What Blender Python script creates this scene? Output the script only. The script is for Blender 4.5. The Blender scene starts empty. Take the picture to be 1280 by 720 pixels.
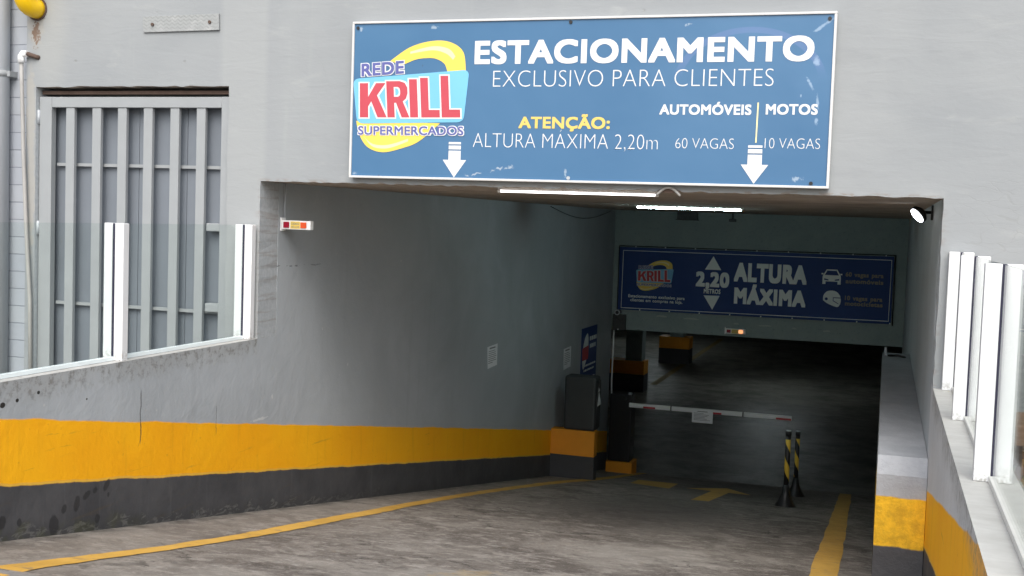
import bpy, bmesh, math, random
from mathutils import Vector, Matrix
random.seed(7)
S = bpy.context.scene
COL = S.collection

# ------------------------------------------------------------------ camera
cd = bpy.data.cameras.new('camera'); cam = bpy.data.objects.new('camera', cd); COL.objects.link(cam)
yaw, pitch, roll = math.radians(-17.94477), math.radians(-3.42476), math.radians(1.95945)
fw = Vector((math.sin(yaw)*math.cos(pitch), math.cos(yaw)*math.cos(pitch), math.sin(pitch)))
rt = Vector((math.cos(yaw), -math.sin(yaw), 0)); up = rt.cross(fw)
r2 = math.cos(roll)*rt + math.sin(roll)*up; u2 = -math.sin(roll)*rt + math.cos(roll)*up
mw = Matrix((r2, u2, -fw)).transposed().to_4x4(); mw.translation = Vector((4.0318, -6.8744, 0))
cam.matrix_world = mw
cd.sensor_width = 36; cd.lens = 36*1438.88/1280; cd.clip_start = .05; cd.clip_end = 500
S.camera = cam
# ------------------------------------------------------------------ world, sun, exposure
w = bpy.data.worlds.new('World'); S.world = w; w.use_nodes = True
nt = w.node_tree; bg = nt.nodes['Background']
sky = nt.nodes.new('ShaderNodeTexSky'); sky.sky_type = 'NISHITA'; sky.sun_disc = False
SUN_EL, SUN_AZ = 47, 166            # azimuth measured clockwise from +Y: behind the camera, to its right
sky.sun_elevation = math.radians(SUN_EL); sky.sun_rotation = math.radians(SUN_AZ)
sky.air_density = 1.0; sky.dust_density = 4.0; sky.ozone_density = 1.0
hs = nt.nodes.new('ShaderNodeHueSaturation'); hs.inputs['Saturation'].default_value = .50
nt.links.new(sky.outputs[0], hs.inputs['Color']); nt.links.new(hs.outputs[0], bg.inputs['Color'])
bg.inputs['Strength'].default_value = .15
sd = bpy.data.lights.new('sun', 'SUN'); sd.energy = 1.35; sd.angle = math.radians(60); sd.color = (1, .98, .95)
sun = bpy.data.objects.new('sun', sd); COL.objects.link(sun)
a, e = math.radians(SUN_AZ), math.radians(SUN_EL)
sdir = Vector((math.sin(a)*math.cos(e), math.cos(a)*math.cos(e), math.sin(e)))
sun.rotation_euler = sdir.to_track_quat('Z', 'Y').to_euler()
S.view_settings.view_transform = 'Standard'; S.view_settings.look = 'None'
S.view_settings.exposure = 0.66; S.view_settings.gamma = 1; S.view_settings.use_curve_mapping = False
S.render.engine = 'CYCLES'
S.cycles.use_denoising = True
S.cycles.max_bounces = 10; S.cycles.diffuse_bounces = 6

# ------------------------------------------------------------------ dimensions (metres, eye level = 0)
W = 4.32            # clear width of the opening
L = 10.68           # facade to lintel wall
SL = -.17056        # slope of the ramp
ZF = -2.0595        # ramp surface at the facade
ZS = .198           # ceiling
ZP = -.8705         # top of the parapets
ZG = -.098          # top of the glass
ZY, ZB = -1.455, -1.784   # top and bottom of the yellow band at the facade
ZST = -1.55         # street
ZGF = ZF + SL*L     # garage floor
YC = (ZST-ZF)/SL    # where the ramp leaves the street
def rz(y): return ZF + SL*y

# ------------------------------------------------------------------ materials
class NT:
    def __init__(s, name, rough=.7, metal=0, spec=.5):
        s.m = bpy.data.materials.new(name); s.m.use_nodes = True
        s.t = s.m.node_tree; s.b = s.t.nodes['Principled BSDF']
        s.b.inputs['Roughness'].default_value = rough; s.b.inputs['Metallic'].default_value = metal
        s.b.inputs['Specular IOR Level'].default_value = spec
        s._p = None
    def put(s, sock, v):
        if isinstance(v, bpy.types.NodeSocket): s.t.links.new(v, sock)
        elif isinstance(v, (tuple, list)):
            sock.default_value = tuple(v) + ((1,) if len(v) == 3 and len(sock.default_value) == 4 else ())
        else: sock.default_value = v
    def pos(s):
        if s._p is None:
            s.g = s.t.nodes.new('ShaderNodeNewGeometry'); sp = s.t.nodes.new('ShaderNodeSeparateXYZ')
            s.t.links.new(s.g.outputs['Position'], sp.inputs[0]); s._p = sp.outputs
        return s._p[0], s._p[1], s._p[2]
    def obj(s):
        tc = s.t.nodes.new('ShaderNodeTexCoord'); sp = s.t.nodes.new('ShaderNodeSeparateXYZ')
        s.t.links.new(tc.outputs['Object'], sp.inputs[0]); return sp.outputs[0], sp.outputs[1], sp.outputs[2]
    def normal(s):
        s.pos(); sp = s.t.nodes.new('ShaderNodeSeparateXYZ'); s.t.links.new(s.g.outputs['True Normal'], sp.inputs[0])
        return sp.outputs[0], sp.outputs[1], sp.outputs[2]
    def ma(s, op, a, b=0., c=0.):
        n = s.t.nodes.new('ShaderNodeMath'); n.operation = op
        s.put(n.inputs[0], a); s.put(n.inputs[1], b); s.put(n.inputs[2], c); return n.outputs[0]
    def vec(s, x, y, z):
        n = s.t.nodes.new('ShaderNodeCombineXYZ')
        for i, v in enumerate((x, y, z)): s.put(n.inputs[i], v)
        return n.outputs[0]
    def scaled(s, sx, sy, sz):
        x, y, z = s.pos(); return s.vec(s.ma('MULTIPLY', x, sx), s.ma('MULTIPLY', y, sy), s.ma('MULTIPLY', z, sz))
    def noise(s, v, scale=1., detail=4., rough=.55, dist=0.):
        n = s.t.nodes.new('ShaderNodeTexNoise'); s.t.links.new(v, n.inputs['Vector'])
        n.inputs['Scale'].default_value = scale; n.inputs['Detail'].default_value = detail
        n.inputs['Roughness'].default_value = rough; n.inputs['Distortion'].default_value = dist; return n.outputs['Fac']
    def voro(s, v, scale=1., feature='F1', rnd=1.):
        n = s.t.nodes.new('ShaderNodeTexVoronoi'); n.feature = feature; s.t.links.new(v, n.inputs['Vector'])
        n.inputs['Scale'].default_value = scale; n.inputs['Randomness'].default_value = rnd; return n.outputs['Distance']
    def ss(s, v, lo, hi, a=0., b=1.):
        n = s.t.nodes.new('ShaderNodeMapRange'); n.interpolation_type = 'SMOOTHSTEP'
        s.put(n.inputs[0], v); s.put(n.inputs[1], lo); s.put(n.inputs[2], hi); s.put(n.inputs[3], a); s.put(n.inputs[4], b)
        return n.outputs[0]
    def mix(s, f, a, b, mode='MIX'):
        n = s.t.nodes.new('ShaderNodeMix'); n.data_type = 'RGBA'; n.blend_type = mode
        s.put(n.inputs[0], f); s.put(n.inputs[6], a); s.put(n.inputs[7], b); return n.outputs[2]
    def mul(s, *v):
        r = v[0]
        for q in v[1:]: r = s.ma('MULTIPLY', r, q)
        return r
    def mx(s, *v):
        r = v[0]
        for q in v[1:]: r = s.ma('MAXIMUM', r, q)
        return r
    def ell(s, u, v, lst, warp=None):
        """max over ellipses (u0,v0,ru,rv,angle) of 1 - normalised distance"""
        r = None
        for (u0, v0, ru, rv, an) in lst:
            c, sn = math.cos(an), math.sin(an)
            du = s.ma('SUBTRACT', u, u0); dv = s.ma('SUBTRACT', v, v0)
            a_ = s.ma('ADD', s.ma('MULTIPLY', du, c/ru), s.ma('MULTIPLY', dv, sn/ru))
            b_ = s.ma('ADD', s.ma('MULTIPLY', du, -sn/rv), s.ma('MULTIPLY', dv, c/rv))
            d = s.ma('SUBTRACT', 1., s.ma('SQRT', s.ma('ADD', s.ma('MULTIPLY', a_, a_), s.ma('MULTIPLY', b_, b_))))
            r = d if r is None else s.ma('MAXIMUM', r, d)
        if warp is not None: r = s.ma('ADD', r, warp)
        return r
    def bump(s, h, strength=.3, dist=.01):
        n = s.t.nodes.new('ShaderNodeBump'); n.inputs['Strength'].default_value = strength; n.inputs['Distance'].default_value = dist
        s.put(n.inputs['Height'], h); s.t.links.new(n.outputs[0], s.b.inputs['Normal'])
    def col(s, c): s.put(s.b.inputs['Base Color'], c); return s
    def rgh(s, v): s.put(s.b.inputs['Roughness'], v); return s

def plain(name, c, rough=.6, metal=0, var=.12, scale=9., bump=0., spec=.5):
    n = NT(name, rough, metal, spec)
    tc = n.t.nodes.new('ShaderNodeTexCoord').outputs['Object']
    f = n.noise(tc, scale, 5)
    n.col(n.mix(f, tuple(v*(1-var) for v in c), tuple(min(1, v*(1+var)) for v in c)))
    if bump: n.bump(n.noise(tc, scale*8, 4), bump, .004)
    return n.m
def emit(name, c, strength):
    n = NT(name); n.put(n.b.inputs['Emission Color'], c); n.b.inputs['Emission Strength'].default_value = strength
    n.col((.9, .9, .9)); return n.m

MAT = {}
def facade_mat():
    n = NT('facade_plaster', .85, 0, .25); x, y, z = n.pos(); P = n.g.outputs['Position']
    big = n.noise(P, .9, 4, .55, .4); mid = n.noise(n.scaled(2.2, 2, 5.5), 1.0, 5, .6, .3); fine = n.noise(P, 38, 4)
    c = n.mix(n.ss(big, .3, .7), (.272, .290, .302), (.312, .329, .337))
    c = n.mix(n.ss(mid, .56, .76, 0, .5), c, (.26, .275, .285))
    c = n.mix(n.ss(mid, .42, .25, 0, .6), c, (.355, .37, .37))
    # rain streaks
    st = n.noise(n.scaled(9, 2, .5), 1., 4, .6)
    c = n.mix(n.ss(st, .60, .78, 0, .35), c, (.33, .35, .35))
    # repaired, paler strip between the gate and the opening and round the opening's head
    pale = n.mul(n.ss(x, -.36, -.28), n.ss(x, .06, 0))
    c = n.mix(n.mul(pale, .45), c, (.355, .37, .37))
    # hairline cracks, only here and there
    wv = n.vec(n.ma('ADD', x, n.ma('MULTIPLY', n.noise(P, 5, 4), .25)), y, n.ma('ADD', n.ma('MULTIPLY', z, 1.5), n.ma('MULTIPLY', n.noise(P, 4, 4), .3)))
    cr = n.voro(wv, 2.6, 'DISTANCE_TO_EDGE')
    crm = n.mul(n.ss(cr, .012, .002), n.ss(n.noise(P, 1.3, 2), .53, .62))
    wv2 = n.vec(n.ma('MULTIPLY', x, 1.0), y, n.ma('MULTIPLY', z, 4.0))
    cr2 = n.voro(n.vec(n.ma('ADD', x, n.ma('MULTIPLY', n.noise(P, 9, 4), .12)), y, n.ma('MULTIPLY', n.ma('ADD', z, n.ma('MULTIPLY', n.noise(P, 7, 4), .08)), 3.5)), 5.5, 'DISTANCE_TO_EDGE')
    craz = n.mul(n.ss(cr2, .03, .005), n.ss(n.ell(x, z, [(4.62, .08, .30, .34, 0), (4.95, .95, .2, .3, .2)]), 0, .45))
    crk = n.mx(n.mul(crm, .14), n.mul(craz, .25))
    c = n.mix(crk, c, (.25, .26, .25))
    # small knocks in the paint
    kn = n.mul(n.ss(n.voro(n.vec(n.ma('MULTIPLY', x, 1.6), y, n.ma('MULTIPLY', z, 3)), 1.7), .075, .03), n.ss(n.noise(P, 30, 3), .45, .6))
    c = n.mix(n.mul(kn, .75), c, (.24, .245, .24))
    # rotten plaster below the yellow pipe and down the left edge
    rot = n.ell(x, z, [(-1.85, 1.27, .085, .20, 0), (-1.86, 1.38, .12, .10, 0), (-1.89, .65, .05, .45, 0), (-1.88, .1, .045, .6, 0)], n.ma('MULTIPLY', n.ma('SUBTRACT', n.noise(P, 16, 5), .5), 1.6))
    c = n.mix(n.ss(rot, .1, .5, 0, .6), c, (.36, .345, .31))
    rotd = n.ell(x, z, [(-1.85, 1.22, .055, .15, 0), (-1.84, 1.36, .105, .09, 0)], n.ma('MULTIPLY', n.ma('SUBTRACT', n.noise(P, 34, 5, .7), .5), 2.6))
    c = n.mix(n.ss(rotd, .35, .6, 0, .9), c, (.17, .10, .065))
    stain = n.ell(x, z, [(-1.72, 1.1, .22, .5, 0)], n.ma('MULTIPLY', n.ma('SUBTRACT', big, .5), .8))
    c = n.mix(n.ss(stain, 0, .8, 0, .14), c, (.50, .49, .42))
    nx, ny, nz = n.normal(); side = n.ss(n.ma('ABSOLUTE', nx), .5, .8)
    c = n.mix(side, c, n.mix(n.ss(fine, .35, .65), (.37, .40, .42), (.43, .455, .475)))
    # underside: bare brown concrete
    under = n.ss(nz, -.4, -.8)
    c = n.mix(under, c, n.mix(n.noise(n.scaled(6, 14, 6), 1, 5), (.40, .34, .29), (.58, .52, .45)))
    # ragged dirty line along the opening's head
    hd = n.mul(.6, n.ss(z, .225, .20), n.ss(x, -.05, .05), n.ss(x, 4.37, 4.27))
    c = n.mix(n.mul(hd, n.ss(n.noise(n.scaled(14, 3, 40), 1, 4), .5, .62)), c, (.22, .17, .13))
    n.col(c)
    h = n.ma('ADD', n.ma('MULTIPLY', fine, .25), n.ma('MULTIPLY', n.noise(n.scaled(2, 2, 9), 1.3, 6, .6, .6), 1.0))
    h = n.ma('SUBTRACT', h, n.ma('MULTIPLY', n.mx(crk, kn, n.ss(rotd, .35, .6)), .6))
    n.bump(n.ma('MULTIPLY', h, n.ma('SUBTRACT', 1., n.ma('MULTIPLY', side, .7))), .11, .03)
    return n.m
def band_mat(name, grey=(.41, .44, .465), spots=True):
    """Grey wall with a yellow and a black band that run parallel to the ramp."""
    n = NT(name, .62, 0, .35); x, y, z = n.pos(); P = n.g.outputs['Position']
    h = n.ma('SUBTRACT', z, n.ma('MULTIPLY', y, SL))
    wav = n.ma('MULTIPLY', n.ma('SUBTRACT', n.noise(P, 3.2, 5, .6), .5), .035)
    hw = n.ma('ADD', h, wav)
    big = n.noise(P, .8, 5, .6, .5); fine = n.noise(P, 30, 5)
    g = n.mix(n.ss(big, .3, .7), tuple(v*.88 for v in grey), tuple(v*1.08 for v in grey))
    st = n.noise(n.scaled(7, 7, .45), 1., 4, .6)
    g = n.mix(n.ss(st, .56, .8, 0, .35), g, tuple(v*.68 for v in grey))
    g = n.mix(n.ss(n.voro(P, 5.0), .05, .02, 0, .7), g, (.5, .51, .5))
    yl = n.mix(n.ss(n.noise(P, 1.6, 5), .3, .7), (.97, .43, .004), (1., .485, .006))
    yl = n.mix(n.ss(n.noise(n.scaled(11, 11, 1.2), 1., 4), .56, .8, 0, .4), yl, (.62, .27, .01))
    yl = n.mix(n.ss(n.noise(P, 26, 4), .64, .72, 0, .3), yl, (.50, .22, .02))
    bk = n.mix(n.ss(n.noise(P, 2.2, 6, .65), .3, .7), (.050, .051, .056), (.082, .082, .087))
    bk = n.mix(n.ss(n.noise(n.scaled(16, 16, 1), 1., 4), .58, .78, 0, .4), bk, (.15, .15, .155))
    c = n.mix(n.ss(hw, ZY-.006, ZY+.006), yl, g)
    c = n.mix(n.ss(hw, ZB+.005, ZB-.005), c, bk)
    c = n.mix(n.mul(n.ss(hw, ZB-.004, ZB+.004), n.ss(hw, ZB+.016, ZB+.010), .55), c, (.70, .48, .10))
    scf = n.mul(n.ss(n.noise(n.scaled(1, 1.1, 16), 1.3, 5, .65), .60, .68), n.ss(h, ZY-.02, ZY-.08), n.ss(n.noise(P, .9, 2), .45, .6))
    c = n.mix(n.mul(scf, .35), c, (.10, .075, .04))
    # chipped foot of the wall: pale chips, dirt
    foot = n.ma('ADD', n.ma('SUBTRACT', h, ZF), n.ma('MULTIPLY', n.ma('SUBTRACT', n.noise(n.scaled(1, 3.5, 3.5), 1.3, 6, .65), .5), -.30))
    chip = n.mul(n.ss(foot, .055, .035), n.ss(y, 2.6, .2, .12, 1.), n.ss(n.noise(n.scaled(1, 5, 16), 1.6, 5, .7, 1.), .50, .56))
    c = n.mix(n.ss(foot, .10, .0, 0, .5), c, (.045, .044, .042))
    c = n.mix(n.mul(chip, .45), c, (.20, .195, .185))
    moss = n.mul(n.ss(y, -1.1, -1.6), n.ss(foot, .10, .03), n.ss(n.noise(P, 9, 4), .45, .6))
    c = n.mix(n.mul(moss, .35), c, (.07, .075, .03))
    # grime under the coping of the outdoor part and bare top
    top = n.mul(n.ss(y, .02, -.02), n.ss(n.ma('ADD', z, n.ma('MULTIPLY', n.noise(P, 5, 5), .16)), ZP-.08, ZP+.07))
    c = n.mix(n.mul(top, n.ss(n.noise(P, 20, 6, .75), .47, .63), .75), c, (.13, .125, .115))
    c = n.mix(n.mul(top, .3), c, (.30, .29, .265))
    nx, ny, nz = n.normal()
    c = n.mix(n.ss(nz, .5, .8), c, n.mix(n.noise(n.scaled(3, 7, 3), 1.5, 6, .7), (.33, .32, .30), (.60, .595, .575)))
    # cracks
    yy = n.ma('ADD', y, n.ma('MULTIPLY', n.ma('SUBTRACT', n.noise(P, 9, 4), .5), .04))
    def vcrack(y0, z0, z1, wd=.004): return n.mul(n.ss(n.ma('ABSOLUTE', n.ma('SUBTRACT', yy, y0)), wd, wd*.4), n.ss(z, z0-.02, z0+.02), n.ss(z, z1+.02, z1-.02))
    if spots:
        crk = n.mx(vcrack(-1.275, -1.36, -1.06, .0055), vcrack(-.49, -1.44, -1.26, .003), vcrack(.31, -.045, .2, .003))
        hc = n.mul(n.ss(n.ma('ABSOLUTE', n.ma('ADD', z, n.ma('ADD', .385, n.ma('MULTIPLY', n.ma('SUBTRACT', n.noise(P, 8, 4), .5), .05)))), .006, .002), n.ss(y, .15, .2), n.ss(y, 1.0, .8), n.ss(n.noise(P, 12, 3), .45, .55))
        crk = n.mx(crk, n.mul(hc, .6))
        c = n.mix(n.mul(crk, .8), c, (.05, .048, .045))
        wp = n.ma('MULTIPLY', n.ma('SUBTRACT', n.noise(P, 14, 4), .5), .9)
        sp = n.ell(y, z, [(-2.365, -1.565, .035, .05, 0), (-2.25, -1.59, .022, .03, 0), (-2.0, -1.665, .05, .075, 0), (-1.921, -1.60, .03, .035, 0), (-1.82, -1.592, .032, .055, -.3),
                              (-1.74, -1.562, .05, .026, .5), (-1.675, -1.553, .03, .026, .3), (-1.575, -1.545, .028, .05, -.7), (-1.648, -1.713, .03, .035, 0), (-1.56, -1.60, .012, .02, 0)], wp)
        c = n.mix(n.ss(sp, .18, .42, 0, .75), c, (.024, .024, .026))
        hl = n.ell(y, z, [(-2.37, -.985, .022, .018, 0), (-2.27, -.975, .014, .012, 0), (-2.12, -.955, .014, .012, 0), (-1.75, -1.04, .008, .007, 0)], n.ma('MULTIPLY', wp, .6))
        c = n.mix(n.ss(hl, .1, .3), c, (.03, .028, .026))
        ch = n.ell(y, z, [(.22, -1.30, .02, .06, 0), (.22, -.75, .012, .04, 0), (1.4, -1.2, .015, .03, 0), (2.4, -.4, .02, .02, 0), (.05, -1.43, .25, .02, 0), (.95, -.88, .012, .03, 0)], n.ma('MULTIPLY', wp, 2.2))
        c = n.mix(n.ss(ch, .5, .65, 0, .7), c, (.62, .63, .62))
    n.col(c)
    hh = n.ma('ADD', n.ma('MULTIPLY', fine, .2), n.ma('MULTIPLY', n.noise(P, 4.5, 6, .6, .6), .8))
    hh = n.ma('SUBTRACT', hh, n.ma('MULTIPLY', chip, .5))
    if spots: hh = n.ma('SUBTRACT', hh, n.ma('MULTIPLY', crk, .8))
    n.bump(hh, .26, .03)
    return n.m
def ramp_mat():
    n = NT('ramp_concrete', .8, 0, .3); x, y, z = n.pos(); P = n.g.outputs['Position']
    a_ = n.noise(n.scaled(1.5, 1.2, 1), 1., 9, .68, .8); b_ = n.noise(P, 6.5, 8, .72); f = n.noise(n.scaled(1.2, .55, 1), 60, 4, .7); d = n.noise(n.scaled(2.6, 4.5, 1), 1.6, 8, .75, .6)
    c = n.mix(n.ss(a_, .38, .62), (.118, .102, .089), (.235, .214, .190))
    b2 = n.noise(n.scaled(4.2, 6.0, 4), 1.9, 9, .74, .4); b3 = n.noise(n.scaled(9, 15, 9), 1.2, 7, .72, .3)
    c = n.mix(n.ss(b_, .50, .62, 0, .65), c, (.335, .308, .276))
    c = n.mix(n.ss(b2, .53, .63, 0, .5), c, (.085, .073, .063))
    c = n.mix(n.ss(b3, .56, .64, 0, .60), c, (.38, .355, .33))
    c = n.mix(n.ss(b3, .43, .35, 0, .5), c, (.070, .061, .054))
    c = n.mix(n.ss(f, .58, .70, 0, .5), c, (.42, .40, .375))
    c = n.mix(n.ss(f, .42, .30, 0, .5), c, (.065, .057, .052))
    cw = n.vec(n.ma('ADD', x, n.ma('MULTIPLY', b_, .5)), n.ma('ADD', n.ma('MULTIPLY', y, 1.6), n.ma('MULTIPLY', b2, .6)), 0.)
    crk = n.mul(n.ss(n.voro(cw, 1.5, 'DISTANCE_TO_EDGE'), .018, .006), n.ss(n.noise(P, 1.1, 3), .46, .6))
    c = n.mix(n.mul(crk, .75), c, (.04, .035, .032))
    # worn pale patches where wheels turn in from the street, oil in the middle of the lane
    worn = n.ell(x, y, [(2.2, -1.9, 1.5, 1.1, 0), (1.5, -2.6, 1.5, .8, 0), (2.7, .3, .8, .9, 0)], n.ma('MULTIPLY', n.ma('SUBTRACT', n.noise(P, 3, 6, .7), .5), 1.6))
    c = n.mix(n.ss(worn, .25, .7, 0, .45), c, (.36, .338, .305))
    oil = n.ell(x, y, [(2.0, 3.6, 1.2, 3.6, 0), (2.4, 8.5, 1.6, 3, 0)], n.ma('MULTIPLY', n.ma('SUBTRACT', a_, .5), 1.5))
    c = n.mix(n.ss(oil, .1, .8, 0, .55), c, (.062, .053, .047))
    # paler untrodden strip along the left wall
    side = n.ss(n.ma('ADD', x, n.ma('MULTIPLY', n.ma('SUBTRACT', n.noise(P, 2, 4), .5), .2)), .62, .42)
    c = n.mix(n.mul(side, .35), c, (.29, .27, .243))
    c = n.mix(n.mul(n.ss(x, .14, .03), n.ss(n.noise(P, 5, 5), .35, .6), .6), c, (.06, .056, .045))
    yel = n.ell(x, y, [(2.05, -1.55, .18, .55, -.25)], n.ma('MULTIPLY', n.ma('SUBTRACT', b_, .5), 2.6))
    c = n.mix(n.ss(yel, .35, .7, 0, .4), c, (.42, .30, .12))
    n.col(c); n.rgh(n.ss(b_, .3, .7, .7, .92))
    n.bump(n.ma('ADD', n.ma('MULTIPLY', f, .35), n.ma('ADD', n.ma('ADD', b_, b3), n.ma('ADD', b2, n.ma('MULTIPLY', crk, -.6)))), .6, .03)
    return n.m
def line_paint():
    n = NT('yellow_road_paint', .7, 0, .3); P = (n.pos(), n.g.outputs['Position'])[1]
    f = n.noise(P, 12, 7, .75); g = n.noise(P, 2.5, 5, .7)
    c = n.mix(n.ss(g, .3, .7), (.46, .27, .05), (.58, .35, .075))
    c = n.mix(n.ss(f, .55, .68, 0, .75), c, (.22, .18, .12))
    c = n.mix(n.ss(n.noise(n.scaled(3, 14, 3), 1.4, 5, .7), .6, .72, 0, .7), c, (.12, .10, .08))
    n.col(c); n.bump(f, .3, .01); return n.m
def concrete(name, c0, c1, rough=.9):
    n = NT(name, rough, 0, .25); n.pos(); P = n.g.outputs['Position']
    f = n.noise(P, 1.7, 7, .7, .4)
    c = n.mix(n.ss(f, .3, .7), c0, c1)
    c = n.mix(n.ss(n.noise(P, 22, 4), .55, .75, 0, .5), c, tuple(v*.6 for v in c0))
    n.col(c); n.bump(n.noise(P, 14, 6, .7), .4, .02); return n.m
def block_mat():
    n = NT('painted_blockwork', .75, 0, .3); x, y, z = n.pos()
    b = n.t.nodes.new('ShaderNodeTexBrick'); n.t.links.new(n.vec(x, z, 0.), b.inputs['Vector'])
    b.offset = .5; b.inputs['Scale'].default_value = 1; b.inputs['Brick Width'].default_value = .62; b.inputs['Row Height'].default_value = .127
    b.inputs['Mortar Size'].default_value = .004; b.inputs['Mortar Smooth'].default_value = .3
    b.inputs['Color1'].default_value = (.33, .355, .40, 1); b.inputs['Color2'].default_value = (.36, .385, .42, 1); b.inputs['Mortar'].default_value = (.22, .24, .27, 1)
    P = n.g.outputs['Position']; f = n.noise(P, 3, 6, .65)
    n.col(n.mix(n.ss(f, .5, .75, 0, .35), b.outputs['Color'], (.28, .30, .31)))
    n.bump(n.ma('SUBTRACT', n.ma('MULTIPLY', n.noise(P, 24, 4), .3), b.outputs['Fac']), .5, .012); return n.m
def glass_mat():
    m = bpy.data.materials.new('clear_glass'); m.use_nodes = True; t = m.node_tree; t.nodes.clear()
    o = t.nodes.new('ShaderNodeOutputMaterial'); mx = t.nodes.new('ShaderNodeMixShader'); tr = t.nodes.new('ShaderNodeBsdfTransparent'); gl = t.nodes.new('ShaderNodeBsdfGlossy')
    lw = t.nodes.new('ShaderNodeLayerWeight'); lw.inputs[0].default_value = .5
    pw = t.nodes.new('ShaderNodeMath'); pw.operation = 'POWER'; pw.inputs[1].default_value = 5; t.links.new(lw.outputs['Facing'], pw.inputs[0])
    fr = t.nodes.new('ShaderNodeMath'); fr.operation = 'MULTIPLY_ADD'; fr.inputs[1].default_value = .7; fr.inputs[2].default_value = .022; t.links.new(pw.outputs[0], fr.inputs[0])
    tr.inputs[0].default_value = (.95, .975, .965, 1); gl.inputs['Roughness'].default_value = .02
    t.links.new(fr.outputs[0], mx.inputs[0]); t.links.new(tr.outputs[0], mx.inputs[1]); t.links.new(gl.outputs[0], mx.inputs[2]); t.links.new(mx.outputs[0], o.inputs[0])
    return m
def sign_face_mat():
    n = NT('faded_blue_print', .38, 0, .5); x, y, z = n.pos(); P = n.g.outputs['Position']
    f = n.noise(P, 1.1, 4, .5, .3)
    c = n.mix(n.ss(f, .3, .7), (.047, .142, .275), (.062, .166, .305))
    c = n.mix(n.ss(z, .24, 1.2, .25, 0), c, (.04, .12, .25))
    # ghost of an old sticker: a faint ring at the upper right
    du = n.ma('DIVIDE', n.ma('SUBTRACT', x, 3.22), .42); dv = n.ma('DIVIDE', n.ma('SUBTRACT', z, .82), .32)
    rr = n.ma('ABSOLUTE', n.ma('SUBTRACT', n.ma('SQRT', n.ma('ADD', n.mul(du, du), n.mul(dv, dv))), 1.))
    c = n.mix(n.mul(n.ss(rr, .06, .045), n.ss(z, .85, .98), .45), c, (.13, .20, .40))
    # peeled specks and scratches, worn edge on the right
    wn = n.ell(x, z, [(3.60, .95, .035, .055, .3), (3.57, .83, .02, .09, .5), (3.615, .72, .015, .09, .1), (3.61, .62, .02, .04, 0), (3.63, 1.16, .16, .02, .6), (3.52, .76, .012, .02, 0)], n.ma('MULTIPLY', n.ma('SUBTRACT', n.noise(P, 25, 5, .7), .5), 1.6))
    c = n.mix(n.ss(wn, .4, .8, 0, .5), c, (.40, .52, .66))
    zz = n.ma('SUBTRACT', z, n.ma('ADD', .29, n.ma('MULTIPLY', n.ma('SUBTRACT', x, 1.62), .22)))
    sc = n.mul(n.ss(n.ma('ABSOLUTE', n.ma('ADD', zz, n.ma('MULTIPLY', n.ma('SUBTRACT', n.noise(P, 18, 4), .5), .07))), .008, .003), n.ss(x, 1.48, 1.5), n.ss(x, 1.82, 1.78))
    c = n.mix(n.mul(sc, .6, n.ss(n.noise(P, 22, 4), .42, .55)), c, (.50, .55, .60))
    sp = n.mul(n.ss(n.voro(n.scaled(1.5, 1, 1.1), 3.0), .045, .02), n.ss(n.noise(P, 4, 2), .45, .55))
    c = n.mix(n.mul(sp, .8), c, (.05, .07, .12))
    lo = n.ell(x, z, [(.72, .265, .05, .02, .3), (2.14, .29, .02, .05, 0), (3.52, .285, .07, .025, .1), (1.25, 1.19, .05, .02, 0), (2.86, 1.18, .04, .02, .4), (.74, 1.19, .03, .03, 0)], n.ma('MULTIPLY', n.ma('SUBTRACT', n.noise(P, 40, 5, .7), .5), 2.4))
    c = n.mix(n.ss(lo, .45, .8, 0, .6), c, (.42, .50, .58))
    n.col(c); n.bump(n.noise(P, 2.2, 3), .12, .05); return n.m
def stripe_pole():
    n = NT('black_and_yellow_stripes', .45); x, y, z = n.obj()
    an = n.ma('DIVIDE', n.ma('ARCTAN2', y, x), 6.28318)
    v = n.ma('FRACT', n.ma('ADD', n.ma('ADD', n.ma('MULTIPLY', z, 3.1), .15), an))
    s_ = n.mul(n.ss(v, .0, .02), n.ss(v, .50, .48), n.ss(z, .26, .27), n.ss(z, .775, .765))
    n.col(n.mix(s_, (.012, .012, .014), (.88, .60, .07))); return n.m

MAT['facade'] = facade_mat(); MAT['band'] = band_mat('ramp_wall_paint'); MAT['band2'] = band_mat('inner_wall_paint', (.41, .44, .46), False)
MAT['band_lightened'] = band_mat('lightened_parapet_paint', (.60, .61, .625), False); MAT['ramp'] = ramp_mat(); MAT['line'] = line_paint(); MAT['notice_yellow'] = plain('warm_yellow_print', (.72, .53, .14), .45, 0, .04); MAT['sign_frame'] = plain('worn_white_frame', (.60, .60, .59), .5, 0, .12, 6); MAT['line_old'] = plain('worn_yellow_paint', (.20, .15, .06), .8, 0, .4, 3); MAT['block'] = block_mat(); MAT['glass'] = glass_mat(); MAT['signface'] = sign_face_mat(); MAT['stripe'] = stripe_pole()
MAT['soffit'] = concrete('soffit_concrete', (.40, .34, .29), (.60, .53, .46))
MAT['garage_wall'] = concrete('garage_paint', (.20, .235, .23), (.30, .335, .325))
MAT['lintel'] = concrete('lintel_paint', (.25, .32, .32), (.31, .375, .37), .7)
MAT['gfloor'] = concrete('garage_concrete', (.06, .060, .053), (.24, .235, .205), .5)
MAT['street'] = concrete('street_concrete', (.13, .125, .12), (.22, .21, .20))
MAT['alu'] = plain('white_aluminium', (.78, .85, .86), .35, 0, .02)
n = NT('post_aluminium', .35); x_, y_, z_ = n.pos(); P = n.g.outputs['Position']
gr = n.mul(n.ss(n.ma('ADD', z_, n.ma('MULTIPLY', n.noise(P, 30, 5, .7), .10)), ZP+.13, ZP+.03), n.ss(n.noise(P, 45, 5, .7), .42, .6))
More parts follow.
